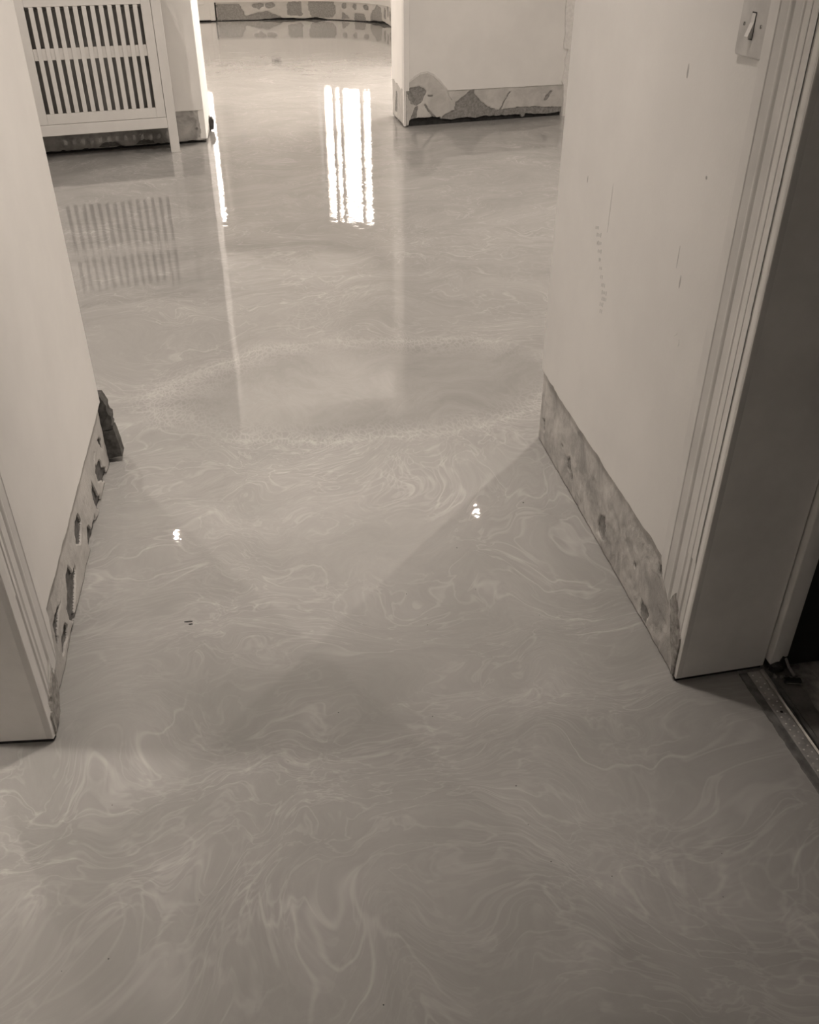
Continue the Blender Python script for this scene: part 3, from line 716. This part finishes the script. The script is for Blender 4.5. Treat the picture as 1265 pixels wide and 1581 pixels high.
pf = [tuple(range(k)), tuple(range(3 * k - 1, 2 * k - 1, -1))] + [(a * k + i, a * k + (i + 1) % k, (a + 1) * k + (i + 1) % k, (a + 1) * k + i) for a in (0, 1) for i in range(k)]
tag(mesh_obj('pin', pv, pf, 'metal', hg), 'bent grey metal pin')
cl = empty('plastic_clip', (1.023, 1.205, .003), R(-14)); tag(cl, 'small ribbed black plastic clip lying on the threshold board', 'clip')
MB().box(-.018, .018, -.008, .008, 0, .009).build('body', 'black', cl, bevel=.003)
for i in range(3): MB().box(-.016 + i * .011, -.011 + i * .011, .004, .0085, .008, .0115).build('rib', 'threshold_dark', cl, bevel=.0006)
MB().box(-.017, .017, -.0092, -.0078, .0035, .0052).build('edge_line', 'metal', cl)

# ---- specks in the resin
def speck(name, x, y, rx, ry, rz_, mat, label, cat, seed):
    o = lump(name, (x, y, rz_ * .35), (rx, ry, rz_), mat, seed, None, 1, .3); tag(o, label, cat); return o
fk = empty('debris_flake', (-.241, 1.614, 0)); tag(fk, 'small dark flake stuck in the resin near the left wall', 'debris')
lump('flake', (0, .004, .001), (.011, .0022, .0018), 'grit', 31, fk, 1); lump('flake', (.006, -.006, .001), (.006, .0024, .0015), 'grit', 37, fk, 1)
spots = [(.652,1.972,.0030),(.427,1.796,.0020),(.269,1.634,.0018),(.257,1.24,.0018),(.298,1.516,.0016),(.436,1.623,.0014),(.560,1.506,.0016),(.070,1.282,.0018),(.488,.835,.0016),(.395,.879,.0016),
         (.691,.845,.0014),(.656,.768,.0014),(-.335,.829,.0018),(-.404,.821,.0012),(.077,.688,.0018),(-.038,1.172,.0013),(-.198,.907,.0012),(.378,1.044,.0020),(.377,.958,.0013),(-.360,1.125,.0014)]
gm = MB()
for i, (x, y, r_) in enumerate(spots):
    k = 7; nb = len(gm.v)
    gm.v += [(x + r_ * math.cos(t) * (1 + .3 * n1(i, t, 0, 3)), y + r_ * math.sin(t), -.0005) for t in [j * math.tau / k for j in range(k)]] + [(x + r_ * .2, y, r_ * .7)]
    gm.f += [(nb + j, nb + (j + 1) % k, nb + k) for j in range(k)]
tag(gm.build('resin_grit', 'grit'), 'scattered tiny dark specks of grit set in the resin floor', 'grit', 'stuff')

# ---- small wall plates on the far wall (seen only as reflections in the floor)
for (x, z, w_, h_, lab) in ((.53, .56, .15, .09, 'double socket plate low on the far curved wall'), (-.09, 1.70, .11, .11, 'small control plate at eye height on the far wall')):
    e = empty('wall_plate', (x, 15.48, z)); tag(e, lab, 'wall plate')
    MB().box(-w_ / 2, w_ / 2, -.012, 0, -h_ / 2, h_ / 2).build('plate', 'mark', e, bevel=.002)
    MB().box(-w_ / 4, w_ / 4, -.015, -.012, -h_ / 5, h_ / 5).build('insert', 'black', e)

# ---- ceiling downlights of the hall, pendant in the left room
def downlight(x, y, power, label, spread=170, aim=(0, 0, -1), size=.03):
    e = empty('downlight', (x, y, CH)); tag(e, label, 'ceiling light', group='ceiling downlights')
    k = 24; V = []; Fc = []
    for r_, z in ((.045, 0), (.045, -.004), (.030, -.006), (.012, -.002), (.012, 0)):
        V += [(r_ * math.cos(j * math.tau / k), r_ * math.sin(j * math.tau / k), z) for j in range(k)]
    for a in range(4):
        for j in range(k): Fc.append((a * k + j, a * k + (j + 1) % k, (a + 1) * k + (j + 1) % k, (a + 1) * k + j))
    mesh_obj('trim_ring', V, Fc, 'white', e)
    V = [(.012 * math.cos(j * math.tau / k), .012 * math.sin(j * math.tau / k), z) for z in (-.001, -.0025) for j in range(k)]
    mesh_obj('lens', V, [tuple(range(k)), tuple(range(2 * k - 1, k - 1, -1))] + [(j, (j + 1) % k, k + (j + 1) % k, k + j) for j in range(k)], 'lens', e)
    lamp('downlight_lamp', (0, 0, -.012), power, size, spread=spread, direction=aim, parent=e)
P1, P2 = 24, 7
downlight(-1.50, 4.10, P1, 'round downlight in the hall ceiling, nearer and furthest left')
downlight(2.35, 4.05, P1 + 18, 'round downlight in the hall ceiling, nearer and furthest right')
downlight(-.82, 5.74, P2, 'round downlight in the hall ceiling, left one before the back wall')
downlight(1.49, 5.68, P2, 'round downlight in the hall ceiling, right one before the back wall')
lp = empty('floor_lamp', (-1.90, 1.62, 0)); tag(lp, 'globe floor lamp in the room behind the left doorway', 'floor lamp')
def disc(r_, z0, z1, name, mat): MB().prism([(r_ * math.cos(j * math.tau / 24), r_ * math.sin(j * math.tau / 24)) for j in range(24)], z0, z1).build(name, mat, lp)
disc(.14, 0, .02, 'base', 'black'); disc(.012, .02, 1.13, 'pole', 'rail'); disc(.04, 1.13, 1.15, 'collar', 'rail')
lump('globe', (0, 0, 1.25), (.10, .10, .10), 'globe', 1, lp, 3, 0)
downlight(.20, 1.70, 8.2, 'round downlight in the corridor ceiling between the doorways', 80, (-.10, .20, -1), .09)
downlight(.15, -2.1, 3.4, 'added unseen fill downlight behind the viewer, brightening the door linings', 170)  # unseen fill lamp added to lift the lining faces
